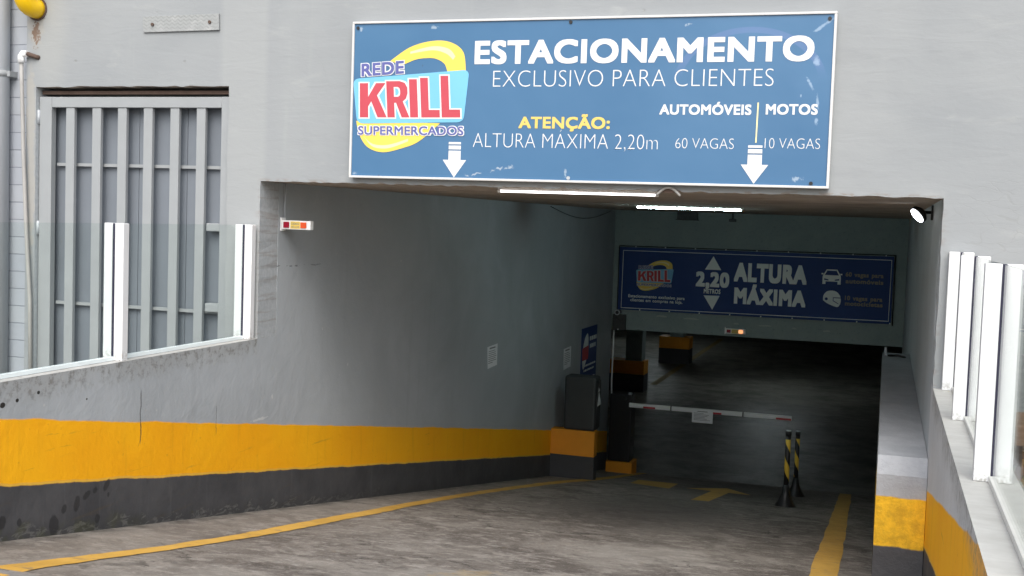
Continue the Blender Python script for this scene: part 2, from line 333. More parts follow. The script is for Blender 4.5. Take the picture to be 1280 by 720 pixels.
c_ = n.mix(n.ss(n.noise(n.scaled(20, 20, 2), 1, 5), .55, .8, 0, .5), (.80, .81, .82), (.62, .63, .63)); n.col(n.mix(n.mul(gr, .85), c_, (.28, .26, .23))); MAT['alu_post'] = n.m
MAT['rail'] = plain('pale_sealant', (.62, .61, .58), .6, 0, .12, 14)
MAT['rubber'] = plain('dark_gasket', (.03, .028, .06), .5)
MAT['gate'] = plain('gate_grey_paint', (.30, .318, .328), .5, 0, .09, 6, .15)
MAT['sheet'] = plain('gate_sheet_paint', (.175, .198, .228), .55, 0, .14, 3, .1)
MAT['dark'] = plain('black_metal', (.014, .015, .017), .4)
MAT['cab'] = plain('charcoal_metal', (.028, .034, .036), .5)
MAT['white'] = plain('white_paint', (.86, .87, .87), .5, 0, .04)
MAT['print_white'] = plain('white_print', (.70, .71, .72), .45, 0, .03)
MAT['print_pale'] = plain('pale_print', (.80, .86, .86), .5, 0, .05)
MAT['print_yellow'] = plain('yellow_print', (.83, .60, .10), .45, 0, .05)
MAT['print_yellow_light'] = plain('light_yellow_print', (.85, .76, .40), .45, 0, .03)
MAT['print_red'] = plain('faded_red_print', (.50, .06, .085), .45, 0, .08)
MAT['print_darkred'] = plain('red_print', (.50, .03, .045), .45, 0, .08)
MAT['print_cyan'] = plain('cyan_print', (.17, .48, .72), .45, 0, .10, 2)
MAT['print_violet'] = plain('violet_blue_print', (.105, .115, .33), .45, 0, .08)
MAT['print_navy'] = plain('navy_print', (.02, .028, .10), .5, 0, .08)
MAT['print_tan'] = plain('tan_print', (.24, .22, .18), .5, 0, .08)
MAT['ink'] = plain('grey_ink', (.22, .22, .24), .7)
MAT['banner'] = plain('navy_banner_vinyl', (.020, .055, .20), .55, 0, .14, 1.2, .05, .25)
MAT['paper'] = plain('white_paper', (.86, .87, .89), .8, 0, .05, 20)
MAT['yellowpvc'] = plain('yellow_pvc', (.88, .55, .004), .3, 0, .05)
MAT['pipe'] = plain('grey_pvc', (.44, .47, .50), .45, 0, .06, 5)
MAT['beige'] = plain('beige_pvc', (.36, .355, .34), .6, 0, .12)
MAT['rust'] = plain('rusty_steel', (.10, .065, .05), .85, 0, .35, 30, .3)
MAT['cyl_plate'] = plain('painted_tread_plate', (.47, .48, .475), .6, 0, .06, 8)
MAT['orange'] = plain('orange_paint', (.72, .28, .012), .6, 0, .10, 6)
MAT['yellow'] = plain('yellow_paint', (.78, .40, .012), .6, 0, .10, 6)
MAT['blackpaint'] = plain('black_paint', (.04, .042, .047), .6, 0, .15, 5)
MAT['redlens'] = plain('dark_red_lens', (.32, .008, .03), .25)
MAT['orangelens'] = plain('orange_lens', (.72, .09, .02), .25)
MAT['lamp_on'] = emit('lit_amber_lens', (1, .36, .12), .8)
MAT['led'] = emit('white_led_tube', (.92, .88, .88), 3.0); MAT['led_far'] = emit('cool_led_tube', (.70, .97, 1.), 100.0)
MAT['led_unseen'] = emit('unseen_garage_led', (.84, .97, 1.), 52.0); MAT['flood'] = emit('floodlight_lens', (.92, .95, 1.), 7.0)
MAT['wood'] = plain('brown_timber', (.26, .15, .085), .7, 0, .25, 5)
MAT['leaf'] = plain('dark_leaf', (.045, .075, .03), .55, 0, .3, 8)
MAT['red_tape'] = plain('red_reflector', (.45, .02, .03), .4)

# ------------------------------------------------------------------ mesh helpers
class MB:
    def __init__(s): s.bm = bmesh.new()
    def box(s, x0, x1, y0, y1, z0, z1, bev=0., rot=None, pivot=None):
        r = bmesh.ops.create_cube(s.bm, size=1); vs = r['verts']
        for v in vs: v.co = Vector((x0 + (v.co.x+.5)*(x1-x0), y0 + (v.co.y+.5)*(y1-y0), z0 + (v.co.z+.5)*(z1-z0)))
        if bev:
            es = list({e_ for v in vs for e_ in v.link_edges})
            r = bmesh.ops.bevel(s.bm, geom=es, offset=bev, segments=2, affect='EDGES', profile=.6)
            vs = list({v for f_ in r['faces'] for v in f_.verts} | {v for v in vs if v.is_valid})
        if rot is not None:
            bmesh.ops.rotate(s.bm, verts=vs, cent=Vector(pivot), matrix=rot)
        return s
    def tube(s, pts, r, seg=12, caps=True, radii=None):
        pts = [Vector(p) for p in pts]; rings = []
        side = None
        for i, p in enumerate(pts):
            t = (pts[min(i+1, len(pts)-1)] - pts[max(i-1, 0)]).normalized()
            if side is None: side = t.orthogonal().normalized()
            side = (side - t*side.dot(t)).normalized(); b_ = t.cross(side)
            rr = radii[i] if radii else r
            rings.append([s.bm.verts.new(p + (side*math.cos(k*2*math.pi/seg) + b_*math.sin(k*2*math.pi/seg))*rr) for k in range(seg)])
        for a_, b_ in zip(rings, rings[1:]):
            for k in range(seg): s.bm.faces.new((a_[k], a_[(k+1) % seg], b_[(k+1) % seg], b_[k])).smooth = True
        if caps: s.bm.faces.new(rings[0][::-1]); s.bm.faces.new(rings[-1])
        return s
    def prism(s, pts, d):
        """closed 3-D polygon pushed by vector d"""
        d = Vector(d); a_ = [s.bm.verts.new(Vector(p)) for p in pts]; b_ = [s.bm.verts.new(Vector(p)+d) for p in pts]
        n_ = len(a_); s.bm.faces.new(a_); s.bm.faces.new(b_[::-1])
        for i in range(n_): s.bm.faces.new((a_[i], b_[i], b_[(i+1) % n_], a_[(i+1) % n_]))
        return s
    def poly(s, pts): s.bm.faces.new([s.bm.verts.new(Vector(p)) for p in pts]); return s
    def strip(s, A, B):
        a_ = [s.bm.verts.new(Vector(p)) for p in A]; b_ = [s.bm.verts.new(Vector(p)) for p in B]
        for i in range(len(a_)-1): s.bm.faces.new((a_[i], a_[i+1], b_[i+1], b_[i]))
        return s
    def build(s, name, mat, parent=None, origin=None, smooth=False):
        bmesh.ops.recalc_face_normals(s.bm, faces=s.bm.faces[:])
        me = bpy.data.meshes.new(name); s.bm.to_mesh(me); s.bm.free()
        if smooth:
            for p in me.polygons: p.use_smooth = True
        me.materials.append(MAT[mat] if isinstance(mat, str) else mat)
        o = bpy.data.objects.new(name, me); COL.objects.link(o)
        if origin is not None:
            me.transform(Matrix.Translation(-Vector(origin))); o.location = origin
        if parent is not None:
            o.parent = parent
            if origin is not None: o.location = Vector(origin) - parent_world(parent)
            else: o.location = -parent_world(parent)
        return o
def parent_world(p):
    v = Vector(p.location)
    while p.parent is not None: p = p.parent; v += Vector(p.location)
    return v
def tag(o, label, cat, group=None):
    o['label'] = label; o['category'] = cat
    if group: o['group'] = group
    return o
def thing(name, label, cat, loc, group=None):
    o = bpy.data.objects.new(name, None); COL.objects.link(o); o.location = loc; o.empty_display_size = .2
    return tag(o, label, cat, group)
def struct(o): o['kind'] = 'structure'; return o
def copy_tree(o, parent=None):
    c = o.copy(); COL.objects.link(c)
    if parent is not None: c.parent = parent
    for ch in [q for q in COL.objects if q.parent == o]: copy_tree(ch, c)
    return c

def glyphs(body, bold=0., shear=0., space=1.):
    cu = bpy.data.curves.new('t', 'FONT'); cu.body = body; cu.size = 1; cu.offset = min(bold, 0); cu.space_character = space; cu.shear = shear; cu.resolution_u = 5; cu.fill_mode = 'FRONT'
    o = bpy.data.objects.new('t', cu); COL.objects.link(o); bpy.context.view_layer.update()
    me = bpy.data.meshes.new_from_object(o.evaluated_get(bpy.context.evaluated_depsgraph_get()))
    vs = [v.co.copy() for v in me.vertices]; fs = [tuple(p.vertices) for p in me.polygons]
    bpy.data.objects.remove(o); bpy.data.curves.remove(cu); bpy.data.meshes.remove(me)
    return vs, fs
_cap = {}
def cap_h(bold):
    if bold not in _cap:
        vs, _ = glyphs('H', bold); _cap[bold] = (min(v.y for v in vs), max(v.y for v in vs))
    return _cap[bold]
def text(name, body, u0, u1, v0, v1, place, mat, parent, bold=0., shear=0., skew=0., grow=0.):
    if ' ' in body:        # each word a part of its own, kept where the whole line would put it
        sp = 1+max(bold, 0)*2.2; ws = body.split(' '); ext = lambda t_: (lambda q: (min(q), max(q)))([v.x for v in glyphs(t_, bold, shear, sp)[0]])
        A_, B_ = ext(body); f_ = (u1-u0)/(B_-A_); out = []
        for i, wd in enumerate(ws):
            e1 = ext(' '.join(ws[:i+1]))[1]; a_, b_ = ext(wd)
            out.append(text(name, wd, u0+(e1-(b_-a_)-A_)*f_, u0+(e1-A_)*f_, v0, v1, place, mat, parent, bold, shear, skew))
        return out[0]
    """Lettering fitted to a box: u0..u1 wide, baseline v0, capitals reach v1; place maps (u, v) to the world. skew lifts the right end."""
    vs, fs = glyphs(body, bold, shear, 1+max(bold, 0)*2.2)
    lo, hi = cap_h(bold)
    if bold > 0:          # heavier weight: the outline stroked with a square nib
        n0 = len(vs); ds = [(bold*a_, bold*b_) for a_ in (-1, -.33, .33, 1) for b_ in (-1, 0, 1)] + [(bold*a_, bold*b_) for a_ in (-1, 1) for b_ in (-.5, .5)]
        base, bf = vs, fs; vs, fs = [], []
        for j, (dx, dy) in enumerate([(0, 0)] + ds):
            vs += [Vector((v.x+dx, v.y+dy, j)) for v in base]; fs += [tuple(i+j*n0 for i in f_) for f_ in bf]
        lo -= bold; hi += bold
    x0, x1 = min(v.x for v in vs), max(v.x for v in vs)
    me = bpy.data.meshes.new(name); off = parent_world(parent); o0 = Vector(place(u0, v0))
    nrm = (Vector(place(u1, v0))-o0).cross(Vector(place(u0, v1))-o0).normalized()
    co = []
    for v in vs:
        k = (v.x-x0)/(x1-x0); u = u0 + k*(u1-u0); q = (v.y-lo)/(hi-lo)
        p = Vector(place(u, v0 + q*(v1-v0) + skew*k))
        if v.z: p += nrm*(v.z*3e-5)
        co.append(p - off)
    me.from_pydata(co, [], fs); me.update()
    me.materials.append(MAT[mat]); o = bpy.data.objects.new(name, me); COL.objects.link(o); o.parent = parent
    return o
def shape(name, polys, place, mat, parent):
    """flat printed shape(s); each polygon a list of (u, v)"""
    if name in ('print_lines', 'logo_ring') and len(polys) > 1:
        return [shape({'print_lines': 'print_line'}.get(name, name), [p], place, mat, parent) for p in polys][0]
    m = MB()
    for p in polys: m.poly([place(*q) for q in p])
    return m.build(name, mat, parent)
def facing_front(y0):
    return lambda u, v, y=y0: (u, y, v)

# ================================================================== STRUCTURE
# street sheet with the ramp's cut-out
xs = [-70, 0, W, 70]; ys = [-70, YC, L, 90]
m = MB()
V = {}
def gv(x, y):
    if (x, y) not in V: V[(x, y)] = m.bm.verts.new((x, y, ZST))
    return V[(x, y)]
for i in range(3):
    for j in range(3):
        if (i, j) == (1, 1): continue
        m.bm.faces.new((gv(xs[i], ys[j]), gv(xs[i+1], ys[j]), gv(xs[i+1], ys[j+1]), gv(xs[i], ys[j+1])))
struct(m.build('street', 'street'))
m = MB()
n_ = 40; yy = [YC + (L-YC)*i/n_ for i in range(n_+1)]
m.strip([(-.01, y, rz(y)) for y in yy], [(W+.01, y, rz(y)) for y in yy])
struct(m.build('ramp', 'ramp'))
m = MB(); m.poly([(-16, L, ZGF), (13, L, ZGF), (13, 44, ZGF), (-16, 44, ZGF)])
struct(m.build('garage_floor', 'gfloor'))

# painted markings on the ramp
Ledge = [(-4.2, .40, .56), (-2.92, .485, .638), (-2.46, .53, .65), (-1.9, .575, .68), (-1.2, .575, .69), (-.6, .54, .67), (0, .495, .625), (.8, .45, .585), (1.5, .41, .53), (2.6, .355, .475), (3.6, .325, .45),
         (4.6, .32, .455), (5.8, .33, .48), (6.6, .36, .52), (7.2, .42, .60), (8.2, .50, .66), (9.4, .545, .67), (10.6, .55, .68)]
def fine_edge(pts, amp=.012):
    out = []
    for (y0, a0, b0), (y1, a1, b1) in zip(pts, pts[1:]):
        for k in range(8):
            t = k/8; out.append((y0+(y1-y0)*t, a0+(a1-a0)*t+random.uniform(-amp, amp)*.6, b0+(b1-b0)*t+random.uniform(-amp, amp)*.6))
    return out + [pts[-1]]
fe = fine_edge(Ledge)
m = MB(); m.strip([(a_, y, min(rz(y), ZST)+.004) for y, a_, b_ in fe], [(b_, y, min(rz(y), ZST)+.004) for y, a_, b_ in fe])
o = struct(m.build('yellow_line', 'line'))
fe = fine_edge([(-2.5, 3.70, 3.87), (0, 3.685, 3.855), (3, 3.65, 3.82), (7, 3.605, 3.77), (10.5, 3.565, 3.725)])
m = MB(); m.strip([(a_, y, rz(y)+.004) for y, a_, b_ in fe], [(b_, y, rz(y)+.004) for y, a_, b_ in fe])
struct(m.build('yellow_line', 'line'))
m = MB(); m.poly([(x, y, rz(y)+.004) for x, y in ((1.585, 7.36), (1.49, 8.64), (.945, 8.6), (1.02, 7.68))])
struct(m.build('painted_bar', 'line'))
m = MB(); m.poly([(x, y, rz(y)+.004) for x, y in ((2.11, 5.75), (2.30, 5.8), (2.28, 7.75), (2.56, 7.75), (2.14, 8.75), (1.72, 7.85), (2.06, 7.78))])
struct(m.build('painted_arrow', 'line'))
m = MB(); m.strip([(-1.25, 20.5, ZGF+.004), (-1.3, 33, ZGF+.004)], [(-1.08, 20.5, ZGF+.004), (-1.13, 33, ZGF+.004)])
struct(m.build('yellow_line', 'line_old'))

# ---- the building
bld = thing('parking_building', 'pale grey plastered building with a dark wide garage entrance', 'building', (0, 0, ZST))
T = .25
def grid_wall(name, xs, zs, hole, y0, y1, mat, parent, jit=None):
    m = MB(); V = {}
    def g(i, j, k):
        if (i, j, k) not in V:
            x, z = xs[i], zs[j]
            if jit: x, z = jit(x, z)
            V[(i, j, k)] = m.bm.verts.new((x, (y0, y1)[k], z))
        return V[(i, j, k)]
    nx, nz = len(xs)-1, len(zs)-1
    solid = lambda i, j: 0 <= i < nx and 0 <= j < nz and not hole((xs[i]+xs[i+1])/2, (zs[j]+zs[j+1])/2)
    for i in range(nx):
        for j in range(nz):
            if not solid(i, j): continue
            m.bm.faces.new((g(i, j, 0), g(i+1, j, 0), g(i+1, j+1, 0), g(i, j+1, 0)))
            m.bm.faces.new((g(i, j, 1), g(i, j+1, 1), g(i+1, j+1, 1), g(i+1, j, 1)))
            if not solid(i-1, j): m.bm.faces.new((g(i, j, 0), g(i, j+1, 0), g(i, j+1, 1), g(i, j, 1)))
            if not solid(i+1, j): m.bm.faces.new((g(i+1, j, 0), g(i+1, j, 1), g(i+1, j+1, 1), g(i+1, j+1, 0)))
            if not solid(i, j-1): m.bm.faces.new((g(i, j, 0), g(i, j, 1), g(i+1, j, 1), g(i+1, j, 0)))
            if not solid(i, j+1): m.bm.faces.new((g(i, j+1, 0), g(i+1, j+1, 0), g(i+1, j+1, 1), g(i, j+1, 1)))
    return m.build(name, mat, parent)
GX0, GX1, GZ1 = -1.845, -.258, .833
def frange(a_, b_, st):
    k = max(1, round((b_-a_)/st)); return [a_ + (b_-a_)*i/k for i in range(k)]
fx = [-1.93] + frange(GX0, GX1, .06) + frange(GX1, 0, .13) + frange(0, W, .05) + [W, W+.2, 5.5, 7, 12]
fz = [ZST-.05, -1.2] + frange(ZP, ZS, .06) + frange(ZS, GZ1, .16) + [GZ1, 1.1, 2, 3, 4.6, 7]
rj = random.Random(3)
def fjit(x, z):
    if abs(z-ZS) < 1e-6 and .02 < x < W-.02: z += rj.uniform(-.004, .005)
    if abs(z-GZ1) < 1e-6 and GX0+.01 < x < GX1-.01: z += rj.uniform(-.006, .006)
    if abs(x-GX1) < 1e-6 and z < GZ1-.01: x += rj.uniform(-.007, .007)
    if abs(x) < 1e-6 and ZP+.01 < z < ZS-.01: x += rj.uniform(-.004, .001)
    if abs(x-W) < 1e-6 and ZP+.01 < z < ZS-.01: x += rj.uniform(-.002, .004)
    return x, z
def fhole(x, z):
    if 0 < x < W and z < ZS: return True
    if GX0 < x < GX1 and z < GZ1: return True
    if -.16 < x < 0 and z < ZP: return True
    if W < x < W+.2 and z < ZP: return True
    return False
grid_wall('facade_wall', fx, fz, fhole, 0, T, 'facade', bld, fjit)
MB().box(-9, -1.932, .05, .30, ZST-.05, 7).build('block_wall', 'block', bld)
MB().box(-1.93, -.16, .34, .5, ZST-.05, 1.2).build('gate_recess_wall', 'garage_wall', bld)
MB().box(-.16, W+.2, T, L+.3, ZS, ZS+.3).build('ceiling', 'soffit', bld)
MB().box(W, W+.2, T+.001, L, -6, ZS-.001).build('side_wall', 'band2', bld)
MB().box(-.16, W+.2, L, L+.30, -1.658, ZS-.001).build('lintel_wall', 'lintel', bld)
MB().box(-16, -.16, L, L+.2, -4.2, ZST-.01).build('garage_wall', 'garage_wall', bld)
MB().box(W+.2, 13, L, L+.2, -4.2, ZST-.01).build('garage_wall', 'garage_wall', bld)
MB().box(-16.2, -16, L, 44, -4.2, ZST-.01).build('garage_wall', 'garage_wall', bld)
MB().box(13, 13.2, L, 44, -4.2, ZST-.01).build('garage_wall', 'garage_wall', bld)
MB().box(-16.2, 13.2, 44, 44.2, -4.2, ZST-.01).build('garage_wall', 'garage_wall', bld)
MB().box(-16, 13, L+.31, 44, -1.66, -1.56).build('garage_ceiling', 'soffit', bld)

# left wall: parapet outdoors, full height indoors
m = MB()
prof = [(-4.3, -6), (L, -6), (L, ZS-.001), (T+.001, ZS-.001), (T+.001, ZP), (0, ZP), (-4.3, ZP)]
m.prism([(-.16, y, z) for y, z in prof], (.16, 0, 0))
tag(m.build('ramp_wall', 'band', None, (0, 0, ZST)), 'long grey wall with yellow and black bands left of the ramp', 'wall')
m = MB(); m.box(W, W+.2, -4.3, T, -6, ZP)
tag(m.build('parapet_wall', 'band_lightened', None, (W, 0, ZST)), 'short grey and yellow parapet wall right of the ramp', 'wall')  # ramp wall's grey, raised in the paint for light this face lacks

# concrete ledge at the foot of the right wall
led = thing('concrete_ledge', 'low concrete ledge with yellow front along right inner wall', 'ledge', (4.18, 0, -2.1))
x0, x1 = 4.045, W-.003
m = MB(); pr = [(-.0, -6), (-.0, -1.385), (.06, -1.285), (6.0, -1.285), (6.0, -6)]
m.prism([(x0, y, z) for y, z in pr], (x1-x0, 0, 0)); 
n = NT('ledge_paint', .65, 0, .35); x_, y_, z_ = n.pos(); P = n.g.outputs['Position']
wv = n.ma('ADD', z_, n.ma('MULTIPLY', n.ma('SUBTRACT', n.noise(P, 9, 4), .5), .025)); nx, ny, nz = n.normal()
front = n.ss(ny, -.5, -.8)
g_ = n.mix(n.ss(n.noise(P, 3, 6, .7), .3, .7), (.31, .325, .35), (.40, .415, .44))
yl = n.mix(n.ss(n.noise(P, 14, 6, .75), .35, .65), (.62, .35, .018), (.86, .50, .022))
bk_ = n.mix(n.noise(P, 6, 5), (.05, .05, .055), (.09, .09, .095))
hF = n.mix(n.ss(wv, -1.52, -1.508), yl, g_); hF = n.mix(n.ss(wv, -1.795, -1.807), hF, bk_)
hh = n.ma('SUBTRACT', wv, n.ma('MULTIPLY', y_, SL)); hS = n.mix(n.ss(hh, ZY-.006, ZY+.006), yl, g_); hS = n.mix(n.ss(hh, ZB+.005, ZB-.005), hS, bk_)
n.col(n.mix(front, hS, hF)); n.bump(n.noise(P, 20, 5, .7), .4, .02)
m.build('ledge_body', n.m, led)
st = thing('pipe_stub', 'short pale pipe stub on the far end of the ledge', 'pipe', (4.08, 5.6, -1.285))
MB().tube([(4.075, 5.6, -1.286), (4.075, 5.6, -1.19)], .014).build('pipe_body', 'pipe', st)
MB().tube([(4.1, 5.62, -1.275), (4.2, 5.6, -1.268), (4.27, 5.55, -1.279)], .012).build('bent_hose', 'dark', st)

# ================================================================== SECURITY GATE
gate = thing('security_gate', 'grey steel gate with seven tall slots beside the entrance', 'gate', (-1.05, .05, ZST))
m = MB(); a_, b_ = .03, .08
m.box(-1.838, -1.733, a_, b_, ZST+.02, .765, .004).box(-.331, -.264, a_, b_, ZST+.02, .765, .004)
m.box(-1.732, -.332, a_+.001, b_-.001, .69, .764, .004).box(-1.732, -.332, a_+.001, b_-.001, ZST+.02, ZST+.10, .004)
m.build('frame', 'gate', gate)
for x0, x1 in ((-1.615, -1.53), (-1.39, -1.305), (-1.175, -1.09), (-.961, -.876), (-.743, -.66), (-.532, -.45)):
    MB().box(x0, x1-.012, a_+.008, b_-.012, ZST+.101, .689, .004).build('bar', 'gate', gate)
for z in (.285, -.72):
    MB().box(-1.732, -.332, .092, .112, z-.011, z+.011).build('cross_rod', 'gate', gate)
m = MB()
for i in range(4): m.box(-1.845+i*.397, -1.845+(i+1)*.397-.004, .125, .135, ZST+.02, .775)
m.build('sheet_panel', 'sheet', gate)
for z0, z1 in ((-.155, -.10), (-.715, -.655)):
    MB().box(-.449, -.332, .05, .118, z0, z1, .006).build('lock_box', 'gate', gate)
for z in (.62, -.18):
    MB().tube([(-1.846, .03, z-.05), (-1.846, .03, z+.05)], .014).build('hinge', 'pipe', gate)
MB().box(-1.84, -.262, .06, .11, .785, .81).build('top_track', 'rust', gate)

# ================================================================== GLASS RAILINGS
def railing(label, gx, ys_, y_end, inner):
    root = thing('glass_railing', label, 'railing', (gx, ys_[1], ZP))
    for y in ys_:
        p = MB()
        p.box(gx-.064, gx-.0075, y-.026, y+.026, ZP+.001, ZG, .004)
        p.box(gx+.0075, gx+.064, y-.026, y+.026, ZP+.001, ZG, .004)
        po = p.build('post', 'alu_post', root)
        MB().box(gx-.0072, gx+.0072, y-.0268, y+.0268, ZP+.001, ZG-.001).build('gasket', 'rubber', po)
    al = list(ys_) + [y_end]
    for a_, b_ in zip(al, al[1:]):
        MB().box(gx-.004, gx+.004, b_+.0272, a_-.0272, ZP+.018, ZG-.002).build('glass_pane', 'glass', root)
        MB().box(gx-.014, gx+.014, b_+.0275, a_-.0275, ZP+.001, ZP+.024, .003).build('bottom_rail', 'alu' if inner > 0 else 'rail', root)
railing('glass railing with white posts in front of the barred gate', -.076, [-.05, -1.415, -2.78], -4.2, 1)
railing('glass railing with white posts on the parapet right of the ramp', W+.108, [-.035, -1.11, -2.50], -3.9, -1)

# ================================================================== PIPES AND FITTINGS ON THE FACADE
t = thing('pipe_elbow', 'bright yellow pipe elbow sticking out of the facade', 'pipe', (-1.86, -.02, 1.4))
pts = [(-1.845, -.135, 1.80), (-1.845, -.135, 1.475)]
for k in range(1, 9):
    q = k/8*math.pi/2; pts.append((-1.845+.012*(1-math.cos(q)), -.135+.09*(1-math.cos(q)), 1.475-.09*math.sin(q)))
pts += [(-1.838, .02, 1.385)]
MB().tube(pts, .070, 20).build('elbow_body', 'yellowpvc', t)
MB().tube([(-1.845, -.135, 1.47), (-1.845, -.135, 1.52)], .077, 20).build('collar', 'yellowpvc', t)
MB().tube([(-1.838, -.010, 1.385), (-1.838, -.001, 1.385)], .083, 24).build('sealing_ring', 'rust', t)
t = thing('drainpipe', 'thick grey drainpipe on the block wall left of the gate', 'pipe', (-2.10, -.02, ZST))
MB().tube([(-2.142, -.02, ZST), (-2.142, -.02, 6.9)], .062, 20).build('pipe_body', 'pipe', t)
for z in (.925, -1.3, 2.6):
    m = MB(); m.tube([(-2.142, -.02, z-.022), (-2.142, -.02, z+.022)], .067, 20); m.box(-2.077, -2.052, -.03, .049, z-.02, z+.02)
    m.build('bracket', 'gate', t)
t = thing('conduit_pipe', 'thin leaning grey pipe with white elbow at its top', 'pipe', (-1.95, -.03, ZST))
MB().tube([(-1.952, -.03, 1.03), (-1.945, -.03, .85), (-1.925, -.03, .35), (-1.895, -.03, -.2), (-1.858, -.03, -.7), (-1.84, -.03, ZST)], .014, 10).build('pipe_body', 'beige', t)
MB().tube([(-1.952, -.03, 1.0), (-1.952, -.03, 1.05), (-1.94, -.03, 1.065), (-1.90, -.03, 1.065)], .024, 12).build('elbow', 'white', t)
MB().tube([(-1.90, -.03, 1.065), (-1.84, -.012, 1.045), (-1.82, .005, 1.04)], .016, 10).build('rusty_stub', 'rust', t)
t = thing('metal_plate', 'grey painted metal plate screwed to the facade above the gate', 'plate', (-.64, -.01, 1.26))
n = NT('tread_plate_paint', .6); x_, y_, z_ = n.pos(); P = n.g.outputs['Position']
n.col(n.mix(n.ss(n.noise(P, 12, 5), .5, .7), (.30, .315, .315), (.37, .38, .38)))
wvn = n.ma('ABSOLUTE', n.ma('SUBTRACT', n.ma('FRACT', n.ma('MULTIPLY', x_, 22)), .5)); zg_ = n.ma('FRACT', n.ma('ADD', n.ma('MULTIPLY', z_, 40), n.ma('MULTIPLY', wvn, 1.2)))
n.bump(n.ss(zg_, .35, .55), .3, .004)
m = MB(); m.prism([(-.944, -.012, 1.310), (-.338, -.016, 1.318), (-.334, -.016, 1.209), (-.936, -.012, 1.203)], (0, .011, 0))
m.build('plate_body', n.m, t)
for x, z in ((-.86, 1.255), (-.405, 1.262)):
    MB().tube([(x, -.025, z), (x, -.012, z)], .011, 10).build('screw', 'rust', t)

# ================================================================== LARGE SIGN
SX0, SX1, SZ0, SZ1 = .684, 3.700, .234, 1.235
sg = thing('entrance_sign', 'large faded blue parking sign with white frame above the entrance', 'sign', ((SX0+SX1)/2, -.03, SZ0))
bw = .014
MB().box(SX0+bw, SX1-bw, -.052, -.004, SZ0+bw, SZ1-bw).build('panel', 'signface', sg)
m = MB()
m.box(SX0, SX1, -.062, -.003, SZ1-bw, SZ1, .003).box(SX0, SX1, -.062, -.003, SZ0, SZ0+bw, .003)
m.box(SX0, SX0+bw, -.0615, -.0035, SZ0+bw, SZ1-bw).box(SX1-bw, SX1, -.0615, -.0035, SZ0+bw, SZ1-bw)
m.build('frame', 'sign_frame', sg)
F = lambda k: facing_front(-.0528-.0009*k)
text('title_lettering', 'ESTACIONAMENTO', 1.526, 3.583, .957, 1.101, F(1), 'print_white', sg, .034)
text('lettering', 'EXCLUSIVO PARA CLIENTES', 1.653, 3.363, .818, .915, F(1), 'print_white', sg, -.022)
text('notice_lettering', 'ATENÇÃO:', 1.829, 2.407, .562, .633, F(1), 'notice_yellow', sg, .032)
text('lettering', 'ALTURA MÁXIMA 2,20m', 1.533, 2.704, .444, .529, F(1), 'print_white', sg, -.022)
text('lettering', 'AUTOMÓVEIS', 2.706, 3.245, .650, .710, F(1), 'print_white', sg, .032)
text('lettering', 'MOTOS', 3.327, 3.618, .653, .713, F(1), 'print_white', sg, .032)
text('lettering', '60 VAGAS', 2.810, 3.153, .453, .512, F(1), 'print_white', sg, -.020)
text('lettering', '10 VAGAS', 3.330, 3.640, .460, .517, F(1), 'print_white', sg, -.020)
shape('divider', [[(3.275, .49), (3.283, .49), (3.286, .722), (3.278, .722)]], F(1), 'print_yellow_light', sg)
def arrow(cx, zt):
    w_ = .041
    return [[(cx-w_, zt), (cx+w_, zt), (cx+w_, zt-.014), (cx-w_, zt-.014)], [(cx-w_, zt-.022), (cx+w_, zt-.022), (cx+w_, zt-.046), (cx-w_, zt-.046)],
            [(cx-w_, zt-.054), (cx+w_, zt-.054), (cx+w_, zt-.112), (cx+.079, zt-.112), (cx, zt-.222), (cx-.079, zt-.112), (cx-w_, zt-.112)]]
shape('down_arrow', arrow(3.277, .475), F(2), 'print_white', sg)
shape('down_arrow', arrow(1.412, .472), F(1), 'print_white', sg)
for i, (x, z) in enumerate(((.72, 1.195), (2.14, 1.205), (3.66, 1.195), (3.60, .262), (2.16, .262))):
    MB().tube([(x, -.058, z), (x, -.051, z)], .011, 12).build('screw', 'dark' if i != 4 else 'pipe', sg)

def bez(p, n_=10):
    """smooth closed-ish outline through points (Catmull-Rom)"""
    out = []
    for i in range(len(p)-1):
        p0, p1, p2, p3 = p[max(i-1, 0)], p[i], p[i+1], p[min(i+2, len(p)-1)]
        for k in range(n_):
            t_ = k/n_
            out.append(tuple(.5*((2*p1[q]) + (-p0[q]+p2[q])*t_ + (2*p0[q]-5*p1[q]+4*p2[q]-p3[q])*t_*t_ + (-p0[q]+3*p1[q]-3*p2[q]+p3[q])*t_**3) for q in (0, 1)))
    return out + [p[-1]]
def rounded(pts, r):
    out = []
    for i, p in enumerate(pts):
        a_, b_ = Vector(pts[i-1]), Vector(pts[(i+1) % len(pts)]); p = Vector(p)
        da, db = (a_-p).normalized()*r, (b_-p).normalized()*r
        for k in range(6):
            t_ = k/5; out.append(tuple((p+da)*(1-t_)**2 + p*2*t_*(1-t_) + (p+db)*t_*t_))
    return out
